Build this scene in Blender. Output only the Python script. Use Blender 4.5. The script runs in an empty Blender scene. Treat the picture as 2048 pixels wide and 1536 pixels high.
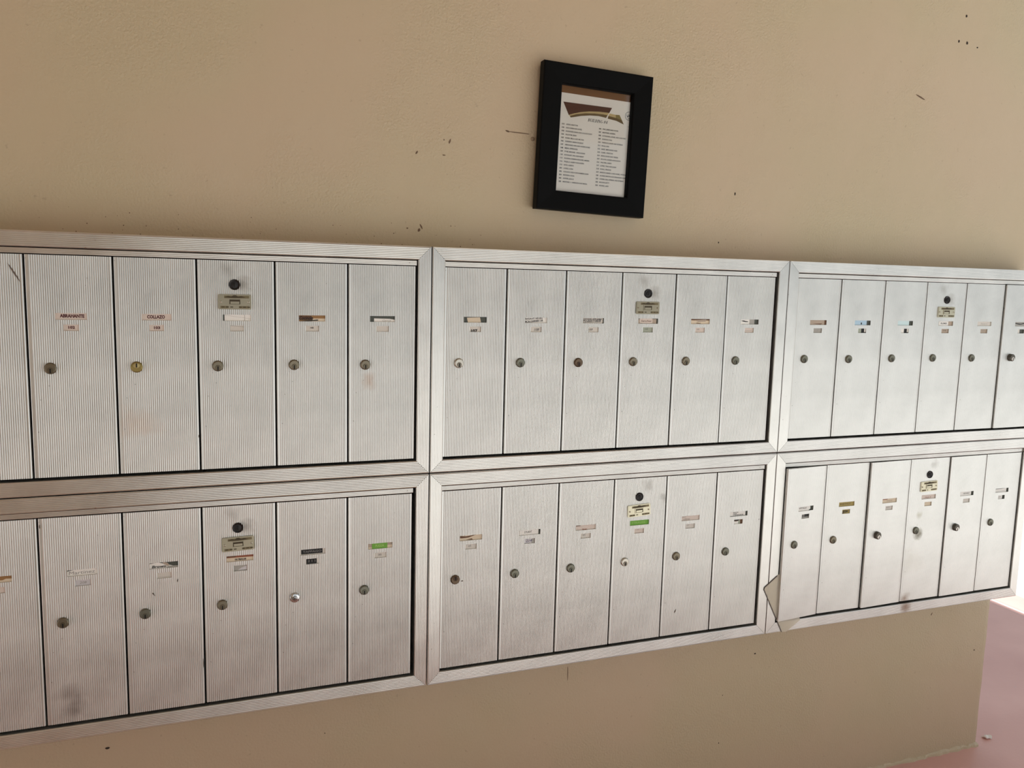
import bpy, bmesh, math, random
from mathutils import Matrix, Vector
random.seed(7)
C = bpy.context.scene.collection
SC = bpy.context.scene
Z0 = 1.015                      # height of the seam between the two rows above the floor
PI = math.pi

# ------------------------------------------------------------------ camera
cam_data = bpy.data.cameras.new('camera')
cam_data.sensor_fit = 'HORIZONTAL'
cam_data.sensor_width = 36.0
cam_data.lens = 36.0 * 1627.25 / 2048.0
cam_data.clip_start = 0.02
cam = bpy.data.objects.new('camera', cam_data)
C.objects.link(cam)
_r = Vector((0.9376, -0.3469, 0.0254)).normalized()
_f = Vector((0.3473, 0.9294, -0.1249)).normalized()
_u = _r.cross(_f).normalized()
_r = _f.cross(_u).normalized()
M4 = Matrix(((_r.x, _u.x, -_f.x, -0.4335), (_r.y, _u.y, -_f.y, -1.6488), (_r.z, _u.z, -_f.z, 0.4106 + Z0), (0, 0, 0, 1)))
cam.matrix_world = M4
SC.camera = cam

# ------------------------------------------------------------------ sky, sun, exposure
world = bpy.data.worlds.new('world')
SC.world = world
world.use_nodes = True
wn = world.node_tree
bg = wn.nodes['Background']
bg.inputs['Color'].default_value = (0.88, 0.95, 1.0, 1)
bg.inputs['Strength'].default_value = 0.7
sun_data = bpy.data.lights.new('sun', 'SUN')
sun_data.energy = 9.0
sun_data.angle = math.radians(1.0)
sun_data.color = (1.0, 0.99, 0.975)
sun = bpy.data.objects.new('sun', sun_data)
C.objects.link(sun)
sun.rotation_euler = (math.radians(30), math.radians(-21.8), 0)
SC.view_settings.view_transform = 'Standard'
SC.view_settings.look = 'None'
SC.view_settings.gamma = 1.0
SC.view_settings.use_curve_mapping = False
SC.view_settings.exposure = -0.03
SC.cycles.use_denoising = True
SC.cycles.max_bounces = 10
SC.cycles.diffuse_bounces = 6


# ------------------------------------------------------------------ helpers
def lin(c):
    return tuple(((v / 255.0) / 12.92 if v / 255.0 <= 0.04045 else ((v / 255.0 + 0.055) / 1.055) ** 2.4) for v in c)


_mats = {}


def mat(name, rgb, rough=0.6, metal=0.0, spec=0.5, coat=0.0):
    key = (name, rgb, rough, metal)
    if key in _mats:
        return _mats[key]
    m = bpy.data.materials.new(name)
    m.use_nodes = True
    b = m.node_tree.nodes['Principled BSDF']
    b.inputs['Base Color'].default_value = (*lin(rgb), 1)
    b.inputs['Roughness'].default_value = rough
    b.inputs['Metallic'].default_value = metal
    b.inputs['Specular IOR Level'].default_value = spec
    b.inputs['Coat Weight'].default_value = coat
    _mats[key] = m
    return m


def nd(m, typ, **kw):
    n = m.node_tree.nodes.new(typ)
    for k, v in kw.items():
        setattr(n, k, v)
    return n


def lk(m, a, b):
    m.node_tree.links.new(a, b)


def mesh_obj(name, verts, faces, mats, parent=None, fmat=None, smooth=False, recalc=True):
    me = bpy.data.meshes.new(name)
    me.from_pydata([tuple(v) for v in verts], [], faces)
    for m in (mats if isinstance(mats, (list, tuple)) else [mats]):
        me.materials.append(m)
    if fmat:
        me.polygons.foreach_set('material_index', fmat)
    if recalc:
        bm = bmesh.new()
        bm.from_mesh(me)
        bmesh.ops.recalc_face_normals(bm, faces=bm.faces)
        bm.to_mesh(me)
        bm.free()
    if smooth:
        me.polygons.foreach_set('use_smooth', [True] * len(me.polygons))
    me.update()
    o = bpy.data.objects.new(name, me)
    C.objects.link(o)
    if parent is not None:
        o.parent = parent
    return o


def empty(name, loc, label, cat, group=None):
    o = bpy.data.objects.new(name, None)
    o.location = loc
    o.empty_display_size = 0.05
    C.objects.link(o)
    tag(o, label, cat, group)
    return o


def tag(o, label, cat, group=None):
    o['label'] = label
    o['category'] = cat
    if group:
        o['group'] = group


class MB:
    """collects verts, faces and material slots for one mesh"""

    def __init__(self):
        self.v, self.f, self.m = [], [], []

    def add(self, vs, fs, mi=0):
        o = len(self.v)
        self.v += [tuple(x) for x in vs]
        self.f += [tuple(i + o for i in q) for q in fs]
        self.m += [mi] * len(fs)

    def box(self, x0, x1, y0, y1, z0, z1, mi=0):
        v = [(x, y, z) for x in (x0, x1) for y in (y0, y1) for z in (z0, z1)]
        self.add(v, [(0, 1, 3, 2), (4, 6, 7, 5), (0, 4, 5, 1), (2, 3, 7, 6), (0, 2, 6, 4), (1, 5, 7, 3)], mi)

    def prism(self, pts, y0, y1, mi=0):
        """polygon in x,z (any order) pulled from y0 (front) to y1"""
        n = len(pts)
        v = [(p[0], y0, p[1]) for p in pts] + [(p[0], y1, p[1]) for p in pts]
        f = [tuple(range(n)), tuple(range(2 * n - 1, n - 1, -1))]
        f += [(i, i + n, (i + 1) % n + n, (i + 1) % n) for i in range(n)]
        self.add(v, f, mi)

    def lathe(self, prof, cx, cz, n=28, mi=0, close=True):
        """prof: (radius, y) list from rim to centre, axis along y"""
        rings = []
        for r, y in prof:
            if r < 1e-6:
                rings.append([(cx, y, cz)])
            else:
                rings.append([(cx + r * math.cos(2 * PI * k / n), y, cz + r * math.sin(2 * PI * k / n)) for k in range(n)])
        vs, idx = [], []
        for R in rings:
            idx.append(range(len(vs), len(vs) + len(R)))
            vs += R
        fs = []
        for a, b in zip(idx[:-1], idx[1:]):
            if len(b) == 1:
                fs += [(a[k], a[(k + 1) % n], b[0]) for k in range(n)]
            elif len(a) == 1:
                fs += [(a[0], b[(k + 1) % n], b[k]) for k in range(n)]
            else:
                fs += [(a[k], a[(k + 1) % n], b[(k + 1) % n], b[k]) for k in range(n)]
        self.add(vs, fs, mi)

    def build(self, name, mats, parent=None, smooth=False, recalc=True):
        return mesh_obj(name, self.v, self.f, mats, parent, self.m, smooth, recalc)


_txt = {}


def text_shape(s, bold=0.0, shear=0.0):
    """triangulated lettering of height ~1, left at x=0, baseline z=0 -> verts(x,z), faces, width"""
    key = (s, bold, shear)
    if key in _txt:
        return _txt[key]
    cu = bpy.data.curves.new('lettering', 'FONT')
    cu.body = s
    cu.size = 1.0
    cu.resolution_u = 2
    cu.offset = bold
    cu.shear = shear
    ob = bpy.data.objects.new('lettering', cu)
    C.objects.link(ob)
    dg = bpy.context.evaluated_depsgraph_get()
    me = bpy.data.meshes.new_from_object(ob.evaluated_get(dg))
    vs = [(v.co.x, v.co.y) for v in me.vertices]
    fs = [tuple(p.vertices) for p in me.polygons]
    bpy.data.objects.remove(ob)
    bpy.data.curves.remove(cu)
    bpy.data.meshes.remove(me)
    if vs:
        x0 = min(v[0] for v in vs)
        vs = [(v[0] - x0, v[1]) for v in vs]
    w = max([v[0] for v in vs] or [0])
    _txt[key] = (vs, fs, w)
    return _txt[key]


def put_text(mb, s, x, z, h, y, mi, bold=0.0, shear=0.0, rot=0.0, width=None, centre=False):
    vs, fs, w = text_shape(s, bold, shear)
    k = h / 0.73
    kx = k if width is None or w == 0 else width / w
    ox = -w * kx / 2 if centre else 0.0
    c, si = math.cos(rot), math.sin(rot)
    out = []
    for vx, vz in vs:
        a, b = vx * kx + ox, vz * k
        out.append((x + a * c - b * si, y, z + a * si + b * c))
    mb.add(out, fs, mi)


# ------------------------------------------------------------------ materials of the setting
def wall_material():
    m = bpy.data.materials.new('beige_wall_paint')
    m.use_nodes = True
    b = m.node_tree.nodes['Principled BSDF']
    tc = nd(m, 'ShaderNodeTexCoord')
    n1 = nd(m, 'ShaderNodeTexNoise')
    n1.inputs['Scale'].default_value = 2.3
    n1.inputs['Detail'].default_value = 3
    lk(m, tc.outputs['Object'], n1.inputs['Vector'])
    r1 = nd(m, 'ShaderNodeValToRGB')
    r1.color_ramp.elements[0].position = 0.38
    r1.color_ramp.elements[0].color = (*lin((197, 177, 149)), 1)
    r1.color_ramp.elements[1].position = 0.62
    r1.color_ramp.elements[1].color = (*lin((193, 177, 146)), 1)
    lk(m, n1.outputs['Fac'], r1.inputs['Fac'])
    # sparse specks of dirt
    n4 = nd(m, 'ShaderNodeTexNoise')
    n4.inputs['Scale'].default_value = 85
    n4.inputs['Detail'].default_value = 2
    lk(m, tc.outputs['Object'], n4.inputs['Vector'])
    r4 = nd(m, 'ShaderNodeValToRGB')
    r4.color_ramp.elements[0].position = 0.71
    r4.color_ramp.elements[0].color = (0, 0, 0, 1)
    r4.color_ramp.elements[1].position = 0.78
    r4.color_ramp.elements[1].color = (1, 1, 1, 1)
    lk(m, n4.outputs['Fac'], r4.inputs['Fac'])
    mx = nd(m, 'ShaderNodeMix', data_type='RGBA')
    mx.inputs['B'].default_value = (*lin((120, 98, 78)), 1)
    mu = nd(m, 'ShaderNodeMath', operation='MULTIPLY')
    mu.inputs[1].default_value = 0.22
    lk(m, r4.outputs['Color'], mu.inputs[0])
    lk(m, mu.outputs[0], mx.inputs['Factor'])
    lk(m, r1.outputs['Color'], mx.inputs['A'])
    lk(m, mx.outputs['Result'], b.inputs['Base Color'])
    b.inputs['Roughness'].default_value = 0.42
    b.inputs['Specular IOR Level'].default_value = 0.45
    # orange peel plaster: fine lumps, rougher in patches
    n2 = nd(m, 'ShaderNodeTexNoise')
    n2.inputs['Scale'].default_value = 190
    n2.inputs['Detail'].default_value = 3
    lk(m, tc.outputs['Object'], n2.inputs['Vector'])
    n3 = nd(m, 'ShaderNodeTexNoise')
    n3.inputs['Scale'].default_value = 4.5
    n3.inputs['Detail'].default_value = 2
    lk(m, tc.outputs['Object'], n3.inputs['Vector'])
    r3 = nd(m, 'ShaderNodeMapRange')
    r3.inputs['From Min'].default_value = 0.4
    r3.inputs['From Max'].default_value = 0.65
    r3.inputs['To Min'].default_value = 0.25
    r3.inputs['To Max'].default_value = 1.0
    lk(m, n3.outputs['Fac'], r3.inputs['Value'])
    mm = nd(m, 'ShaderNodeMath', operation='MULTIPLY')
    lk(m, n2.outputs['Fac'], mm.inputs[0])
    lk(m, r3.outputs['Result'], mm.inputs[1])
    bp = nd(m, 'ShaderNodeBump')
    bp.inputs['Strength'].default_value = 0.6
    bp.inputs['Distance'].default_value = 0.004
    lk(m, mm.outputs[0], bp.inputs['Height'])
    n5 = nd(m, 'ShaderNodeTexNoise')
    n5.inputs['Scale'].default_value = 9
    n5.inputs['Detail'].default_value = 2
    lk(m, tc.outputs['Object'], n5.inputs['Vector'])
    bp2 = nd(m, 'ShaderNodeBump')
    bp2.inputs['Strength'].default_value = 0.25
    bp2.inputs['Distance'].default_value = 0.012
    lk(m, n5.outputs['Fac'], bp2.inputs['Height'])
    lk(m, bp.outputs['Normal'], bp2.inputs['Normal'])
    lk(m, bp2.outputs['Normal'], b.inputs['Normal'])
    return m


def floor_material():
    m = bpy.data.materials.new('red_painted_concrete')
    m.use_nodes = True
    b = m.node_tree.nodes['Principled BSDF']
    tc = nd(m, 'ShaderNodeTexCoord')
    n1 = nd(m, 'ShaderNodeTexNoise')
    n1.inputs['Scale'].default_value = 3
    n1.inputs['Detail'].default_value = 6
    lk(m, tc.outputs['Object'], n1.inputs['Vector'])
    r1 = nd(m, 'ShaderNodeValToRGB')
    r1.color_ramp.elements[0].position = 0.3
    r1.color_ramp.elements[0].color = (*lin((206, 157, 148)), 1)
    r1.color_ramp.elements[1].position = 0.7
    r1.color_ramp.elements[1].color = (*lin((222, 175, 165)), 1)
    lk(m, n1.outputs['Fac'], r1.inputs['Fac'])
    n4 = nd(m, 'ShaderNodeTexNoise')
    n4.inputs['Scale'].default_value = 26
    n4.inputs['Detail'].default_value = 3
    mp = nd(m, 'ShaderNodeMapping')
    mp.inputs['Scale'].default_value = (1, 2.4, 1)
    mp.inputs['Rotation'].default_value = (0, 0, 0.5)
    lk(m, tc.outputs['Object'], mp.inputs['Vector'])
    lk(m, mp.outputs['Vector'], n4.inputs['Vector'])
    r4 = nd(m, 'ShaderNodeValToRGB')
    r4.color_ramp.elements[0].position = 0.68
    r4.color_ramp.elements[1].position = 0.8
    lk(m, n4.outputs['Fac'], r4.inputs['Fac'])
    mx = nd(m, 'ShaderNodeMix', data_type='RGBA')
    mx.inputs['B'].default_value = (*lin((205, 170, 165)), 1)
    lk(m, r4.outputs['Color'], mx.inputs['Factor'])
    lk(m, r1.outputs['Color'], mx.inputs['A'])
    lk(m, mx.outputs['Result'], b.inputs['Base Color'])
    b.inputs['Roughness'].default_value = 0.4
    bp = nd(m, 'ShaderNodeBump')
    bp.inputs['Strength'].default_value = 0.15
    bp.inputs['Distance'].default_value = 0.004
    n2 = nd(m, 'ShaderNodeTexNoise')
    n2.inputs['Scale'].default_value = 60
    lk(m, tc.outputs['Object'], n2.inputs['Vector'])
    lk(m, n2.outputs['Fac'], bp.inputs['Height'])
    lk(m, bp.outputs['Normal'], b.inputs['Normal'])
    return m


def alu_material(name, spots=(), tint=(214, 213, 208), rough=0.36):
    """worn anodised aluminium; spots: (x, z, radius, amount, rgb) stains in object coordinates"""
    m = bpy.data.materials.new(name)
    m.use_nodes = True
    b = m.node_tree.nodes['Principled BSDF']
    tc = nd(m, 'ShaderNodeTexCoord')
    n1 = nd(m, 'ShaderNodeTexNoise')
    n1.inputs['Scale'].default_value = 14
    n1.inputs['Detail'].default_value = 5
    lk(m, tc.outputs['Object'], n1.inputs['Vector'])
    r1 = nd(m, 'ShaderNodeValToRGB')
    r1.color_ramp.elements[0].position = 0.3
    r1.color_ramp.elements[0].color = (*lin(tuple(c - 9 for c in tint)), 1)
    r1.color_ramp.elements[1].position = 0.65
    r1.color_ramp.elements[1].color = (*lin(tuple(c + 5 for c in tint)), 1)
    lk(m, n1.outputs['Fac'], r1.inputs['Fac'])
    col = r1.outputs['Color']
    # tiny pits
    n4 = nd(m, 'ShaderNodeTexNoise')
    n4.inputs['Scale'].default_value = 150
    n4.inputs['Detail'].default_value = 1
    lk(m, tc.outputs['Object'], n4.inputs['Vector'])
    r4 = nd(m, 'ShaderNodeMapRange')
    r4.inputs['From Min'].default_value = 0.76
    r4.inputs['From Max'].default_value = 0.82
    r4.inputs['To Max'].default_value = 0.6
    lk(m, n4.outputs['Fac'], r4.inputs['Value'])
    mx = nd(m, 'ShaderNodeMix', data_type='RGBA')
    mx.inputs['B'].default_value = (*lin((95, 85, 75)), 1)
    lk(m, r4.outputs['Result'], mx.inputs['Factor'])
    lk(m, col, mx.inputs['A'])
    col = mx.outputs['Result']
    metal = None
    for (sx, sz, sr, amt, rgb) in spots:
        sb = nd(m, 'ShaderNodeVectorMath', operation='SUBTRACT')
        sb.inputs[1].default_value = (sx, 0, sz)
        lk(m, tc.outputs['Object'], sb.inputs[0])
        ln = nd(m, 'ShaderNodeVectorMath', operation='LENGTH')
        lk(m, sb.outputs[0], ln.inputs[0])
        nn = nd(m, 'ShaderNodeTexNoise')
        nn.inputs['Scale'].default_value = 0.9 / sr
        nn.inputs['Detail'].default_value = 4
        lk(m, tc.outputs['Object'], nn.inputs['Vector'])
        ad = nd(m, 'ShaderNodeMath', operation='MULTIPLY_ADD')
        ad.inputs[1].default_value = sr * 2.2
        lk(m, nn.outputs['Fac'], ad.inputs[0])
        lk(m, ln.outputs['Value'], ad.inputs[2])
        mr = nd(m, 'ShaderNodeMapRange')
        mr.inputs['From Min'].default_value = sr * 0.9
        mr.inputs['From Max'].default_value = sr * 2.0
        mr.inputs['To Min'].default_value = amt
        mr.inputs['To Max'].default_value = 0.0
        lk(m, ad.outputs[0], mr.inputs['Value'])
        mx = nd(m, 'ShaderNodeMix', data_type='RGBA')
        mx.inputs['B'].default_value = (*lin(rgb), 1)
        lk(m, mr.outputs['Result'], mx.inputs['Factor'])
        lk(m, col, mx.inputs['A'])
        col = mx.outputs['Result']
    lk(m, col, b.inputs['Base Color'])
    b.inputs['Metallic'].default_value = 0.9
    rr = nd(m, 'ShaderNodeMapRange')
    rr.inputs['To Min'].default_value = rough - 0.05
    rr.inputs['To Max'].default_value = rough + 0.09
    lk(m, n1.outputs['Fac'], rr.inputs['Value'])
    lk(m, rr.outputs['Result'], b.inputs['Roughness'])
    return m


M_WALL = wall_material()
M_FLOOR = floor_material()
M_ALU = alu_material('ribbed_aluminium')
M_ALU_RAIL = alu_material('aluminium_rail', tint=(216, 214, 208), rough=0.28)
M_DARK = mat('gap_shade_black', (20, 18, 16), 0.8)  # near-black colour stands in for the shade in gaps around the doors
M_BACK = mat('dark_holder', (74, 78, 70), 0.55)
M_CEIL = mat('ceiling_paint', (190, 176, 154), 0.8)
M_PAVE = mat('pale_pavement', (200, 199, 197), 0.85)
M_LINE = mat('white_line_paint', (235, 232, 226), 0.6)


# ------------------------------------------------------------------ the setting
def struct(name, mb, m, parent=None, **kw):
    o = mb.build(name, m, parent, **kw)
    if parent is None:
        o['kind'] = 'structure'
    return o


WX = 1.833                      # free end of the mailbox wall
WY = 0.10                       # face of the mailbox wall (the frames stand 10 cm proud of it)


def mailbox_wall():
    # front face with a softly rounded, slightly uneven free corner and a ragged foot
    mb = MB()
    x_left, top = -3.3, Z0 + 1.55
    rnd = random.Random(3)
    zs = [0.0, 0.004, 0.012, 0.03] + [0.06 + 0.05 * k for k in range(50)]
    zs = [z for z in zs if z < top] + [top]
    prof = [(x_left, 0.0), (WX - 0.02, 0.0), (WX - 0.009, 0.0015), (WX - 0.003, 0.006), (WX, 0.016), (WX, 0.2), (x_left, 0.2)]
    xs_foot = [x_left + 0.0]
    vs, n = [], len(prof)
    for z in zs:
        j = rnd.uniform(-0.0012, 0.0012)
        for i, (x, y) in enumerate(prof):
            vs.append((x + (j if 0 < i < 6 else 0), WY + y, z))
    fs = []
    for a in range(len(zs) - 1):
        for i in range(n):
            fs.append((a * n + i, a * n + (i + 1) % n, (a + 1) * n + (i + 1) % n, (a + 1) * n + i))
    fs.append(tuple(range(n)))
    fs.append(tuple(range((len(zs) - 1) * n, len(zs) * n)))
    mb.add(vs, fs)
    return struct('wall_front', mb, M_WALL)


wall = mailbox_wall()
mb = MB()
mb.box(-9, 3.16, -1.25, 5, -0.12, 0.0)
floor = struct('floor', mb, M_FLOOR)
mb = MB()
mb.box(-14, 16, -14, 14, -0.2, -0.121)
mb.box(3.165, 16, -1.255, 14, -0.121, -0.02)
mb.box(-14, 16, -14, -1.255, -0.121, -0.02)
ground = struct('ground', mb, M_PAVE)
mb = MB()
mb.box(2.978, 2.993, -3.0, 3.0, 0.0, 0.0015)
struct('trim_1', mb, M_LINE)
mb = MB()
mb.box(-3.3, 1.88, -2.75, 0.3, Z0 + 1.55, Z0 + 1.75)
struct('ceiling', mb, M_CEIL)
mb = MB()
mb.box(-0.68, 1.88, -2.75, -2.6, Z0 + 1.25, Z0 + 1.55)  # unseen beam, added to keep sky off the picture glass and upper wall
struct('sky_block_beam', mb, M_CEIL)
mb = MB()
mb.box(-3.3, -0.68, -2.75, -2.55, 0.0, Z0 + 1.55)
struct('wall_back', mb, M_WALL)

# ragged plaster lip and dirt line along the foot of the wall
rnd = random.Random(5)
mb = MB()
x = -3.3
prev = None
pts = []
while x < WX:
    pts.append((x, 0.006 + 0.010 * rnd.random(), 0.004 + 0.006 * rnd.random()))
    x += 0.015 if x > 1.0 else 0.06
vs, fs = [], []
for (x, h, d) in pts:
    vs += [(x, WY - d, 0.0), (x, WY - d * 0.8, h * 0.5), (x, WY + 0.002, h), (x, WY + 0.002, 0.0)]
for i in range(len(pts) - 1):
    for k in range(4):
        fs.append((i * 4 + k, (i + 1) * 4 + k, (i + 1) * 4 + (k + 1) % 4, i * 4 + (k + 1) % 4))
mb.add(vs, fs)
lip = struct('trim_2', mb, M_WALL)

# nail holes, a screw, scuffs: small marks on the wall
M_HOLE = mat('nail_hole_dirt', (52, 42, 34), 0.9)
M_SCUFF = mat('scuff', (112, 90, 72), 0.9)


def wall_mark(x, z, rx, rz, m=M_HOLE, rot=0.0, name='nail_hole'):
    mb = MB()
    pts = []
    for k in range(9):
        a = 2 * PI * k / 9
        px, pz = rx * math.cos(a) * random.uniform(0.75, 1.15), rz * math.sin(a) * random.uniform(0.75, 1.15)
        pts.append((x + px * math.cos(rot) - pz * math.sin(rot), Z0 + z + px * math.sin(rot) + pz * math.cos(rot)))
    mb.prism(pts, WY - 0.0006, WY + 0.001)
    return mb.build(name, m, wall)


for (x, z, rx, rz) in [(1.508, 1.156, .0035, .004), (1.489, 1.088, .003, .0045), (1.519, 1.087, .0035, .0045), (1.558, 1.080, .003, .002),
                       (0.799, 0.641, .002, .004), (-0.647, -0.562, .0045, .0025), (0.951, -0.584, .003, .002),
                       (1.776, -0.689, .002, .003), (0.853, -0.689, .0012, .0014), (0.85, -0.827, .0016, .0016), (-0.208, -0.608, .0012, .0012),
                       (0.759, 0.52, .0016, .002), (0.049, 0.71, .0012, .0012)]:
    wall_mark(x, z, rx, rz)
for (x, z, rx, rz, r) in [(0.0005, 0.524, .0018, .006, .5), (-0.004, 0.516, .003, .004, -.4), (-0.03, 0.519, .002, .0015, 0), (0.220, 0.7395, .028, .0012, -.03),
                          (0.194, 0.7405, .006, .002, -.3), (-0.011, 0.679, .002, .004, -.5), (0.0494, 0.678, .004, .0012, 0), (1.585, -0.549, .0012, .006, -.5),
                          (0.388, -0.554, .0008, .02, .02), (0.062, 0.708, .002, .006, -.3), (1.37, 0.93, .02, .002, -.35)]:
    wall_mark(x, z, rx, rz, M_SCUFF, r, 'scuff_mark')
rnd = random.Random(23)
mb = MB()
for k in range(46):
    sx = -.95 + 1.1 * rnd.random()
    sz = .483 + .05 * rnd.random() ** 2
    sr = rnd.uniform(.0005, .0013)
    mb.prism([(sx + sr * math.cos(2 * PI * q / 5), Z0 + sz + sr * math.sin(2 * PI * q / 5)) for q in range(5)], WY - .0005, WY + .001)
specks = mb.build('dirt_specks', M_SCUFF, wall)
specks['kind'] = 'stuff'
mb = MB()
mb.lathe([(.0045, WY + .001), (.0045, WY - .002), (.003, WY - .0035), (0, WY - .004)], .254, Z0 + .7287, 14)
mb.build('screw', mat('painted_screw', (150, 128, 104), .5), wall)

# ------------------------------------------------------------------ mailboxes
PITCH, AMP = 0.0036, 0.0009
REED = [(0.0, 1.0), (0.09, 0.48), (0.26, 0.12), (0.5, 0.0), (0.74, 0.12), (0.91, 0.48)]


def reeds(u0, u1, amp=AMP):
    """(u, depth) points of a reeded strip between u0 and u1, pitch close to PITCH"""
    n = max(1, round((u1 - u0) / PITCH))
    p = (u1 - u0) / n
    out = []
    for i in range(n):
        out += [(u0 + (i + t) * p, amp * d) for t, d in REED]
    out.append((u1, amp))
    return out


RAIL_W = 0.0285


def rail(length, place, parent, m, amp=0.00042):
    """one mitred reeded frame rail; place(s, u, y) -> local point; s along, u from the outer edge inwards"""
    prof = [(0.0006, 0.0012), (0.0012, 0.0004), (0.0022, 0.0)] + [(u, d) for u, d in reeds(0.0030, RAIL_W - 0.0020, amp)] + [(RAIL_W - 0.0012, 0.0), (RAIL_W - 0.0003, 0.0006), (RAIL_W, 0.0020)]
    poly = prof + [(RAIL_W, 0.028), (0.0006, 0.0995)]
    g = 0.0003
    vs = [place(u + g, u, y) for u, y in poly] + [place(length - u - g, u, y) for u, y in poly]
    n = len(poly)
    fs = [(i, (i + 1) % n, (i + 1) % n + n, i + n) for i in range(n)]
    fs += [tuple(range(n)), tuple(range(n, 2 * n))]
    return mesh_obj('frame_rail', vs, fs, m, parent)


DOOR_D = 0.010
SLOT_Z = (0.3220, 0.3340)
NUM_Z = (0.3020, 0.3135)
DZ0, DZ1 = 0.0340, 0.4366       # door bottom and top above the bottom of its bank


def door_mesh(w, cx, m, parent, h, amp=AMP):
    """reeded door front with the two label windows cut through; x 0..w, z 0..h, front crest at y=0"""
    sw, nw = 0.0256, 0.0128
    prof = [(0.0, DOOR_D), (0.0, 0.0020), (0.0005, 0.0011), (0.0014, 0.0007)] + [(0.0052, 0.0007)] + reeds(0.0056, w - 0.0050, amp) + [(w - 0.0046, 0.0), (w - 0.0024, 0.0), (w - 0.0008, 0.0008), (w, 0.0026), (w, DOOR_D)]

    def depth(x):
        for (xa, ya), (xb, yb) in zip(prof[1:-2], prof[2:-1]):
            if xa <= x <= xb and xb > xa:
                return ya + (yb - ya) * (x - xa) / (xb - xa)
        return 0.0

    extra = [cx - sw, cx + sw, cx - nw, cx + nw]
    cols = prof[:3] + sorted([(x, y) for x, y in prof[3:-3]] + [(x, depth(x)) for x in extra]) + prof[-3:]
    rows = [0.0, NUM_Z[0] - DZ0, NUM_Z[1] - DZ0, SLOT_Z[0] - DZ0, SLOT_Z[1] - DZ0, h]
    nc = len(cols)
    vs = [(x, y, z) for z in rows for x, y in cols]
    fs = []

    def hole(r, c):
        mx = (cols[c][0] + cols[c + 1][0]) / 2
        return (r == 1 and abs(mx - cx) < nw) or (r == 3 and abs(mx - cx) < sw)

    for r in range(5):
        for c in range(nc - 1):
            if not hole(r, c):
                fs.append((r * nc + c, r * nc + c + 1, (r + 1) * nc + c + 1, (r + 1) * nc + c))
    # walls of the windows
    for r, half in ((1, nw), (3, sw)):
        for c in range(nc - 1):
            if hole(r, c):
                for rr in (r, r + 1):
                    a, b = rr * nc + c, rr * nc + c + 1
                    o = len(vs)
                    vs += [(cols[c][0], 0.0028, rows[rr]), (cols[c + 1][0], 0.0028, rows[rr])]
                    fs.append((a, b, o + 1, o))
        for s in (-1, 1):
            c = min(range(nc), key=lambda k: abs(cols[k][0] - (cx + s * half)))
            a, b = r * nc + c, (r + 1) * nc + c
            o = len(vs)
            vs += [(cols[c][0], 0.0028, rows[r]), (cols[c][0], 0.0028, rows[r + 1])]
            fs.append((a, b, o + 1, o))
    # top, bottom and back
    fs.append(tuple(range(nc)))
    fs.append(tuple(range(5 * nc, 6 * nc)))
    fs.append((0, nc - 1, 6 * nc - 1, 5 * nc))
    return mesh_obj('mailbox_door', vs, fs, m, parent)


LOCK_M = {
    'aged': mat('aged_bronze', (124, 116, 99), .36, .85), 'green': mat('verdigris_metal', (116, 115, 102), .4, .82),
    'brass': mat('worn_brass', (150, 134, 84), .34, .9), 'proud': mat('dark_steel_barrel', (92, 88, 80), .4, .85), 'brown': mat('dark_brown_bronze', (104, 88, 72), .42, .8),
    'nickel': mat('bright_nickel', (188, 182, 170), .3, .95), 'chrome': mat('polished_chrome', (205, 205, 205), .12, 1.0)}
M_PLUG = {'aged': mat('aged_plug', (104, 96, 80), .36, .85), 'green': mat('green_plug', (100, 98, 86), .4, .8), 'brass': mat('brass_plug', (176, 162, 116), .3, .9),
          'brown': mat('brown_plug', (80, 64, 52), .45, .7), 'nickel': mat('nickel_plug', (120, 112, 100), .35, .85), 'proud': mat('pale_steel_plug', (214, 206, 196), .3, .9), 'chrome': mat('chrome_plug', (150, 148, 146), .22, .95)}
M_KEY = mat('keyhole_black', (10, 9, 8), .8)
M_BLACKLOCK = mat('black_lock', (26, 20, 18), .38, .3)
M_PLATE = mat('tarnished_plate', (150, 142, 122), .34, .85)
M_PLATE_LIT = mat('lit_plate', (190, 183, 160), .28, .88)  # lit copy of the plate, stronger light put into its colour
M_PLATE_DK = mat('plate_engraving', (74, 64, 46), .6, .4)
M_PLATE_PAT = mat('plate_patina', (118, 106, 80), .45, .7)
M_RIVET = mat('plate_rivet', (200, 194, 176), .25, .95)


def make_lock(parent, x, z, kind='aged', up=False, proud=0.0045, r=0.0104, label=None):
    mb = MB()
    y = -proud
    mb.lathe([(r, .002), (r, -.0012), (r * .97, -.0016), (r * .97, y + .0016), (r * .86, y + .0003), (r * .80, y), (0, y)], x, z, 28, 0)
    dz = .0030 if up else -.0030
    if kind == 'chrome':
        dz = 0.0
    pr = .0052
    mb.lathe([(pr, y + .0005), (pr, y - .0006), (pr * .9, y - .0010), (0, y - .0011)], x, z + dz, 20, 1)
    if kind == 'chrome':
        mb.lathe([(.0012, y - .001), (.0012, y - .0016), (0, y - .0017)], x, z, 10, 2)
    else:
        kz = z + dz + (.0008 if up else -.0008)
        mb.box(x - .0011, x + .0011, y - .0014, y - .0005, kz - .0040, kz + .0036, 2)
    if kind == 'chrome':
        o = mb.build('lock', [LOCK_M[kind], M_PLUG[kind], M_KEY], parent, smooth=True)
    else:
        o = mb.build('lock', [LOCK_M[kind], M_PLUG[kind], M_KEY], parent)
    if label:
        o['label'] = label
    return o


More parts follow.
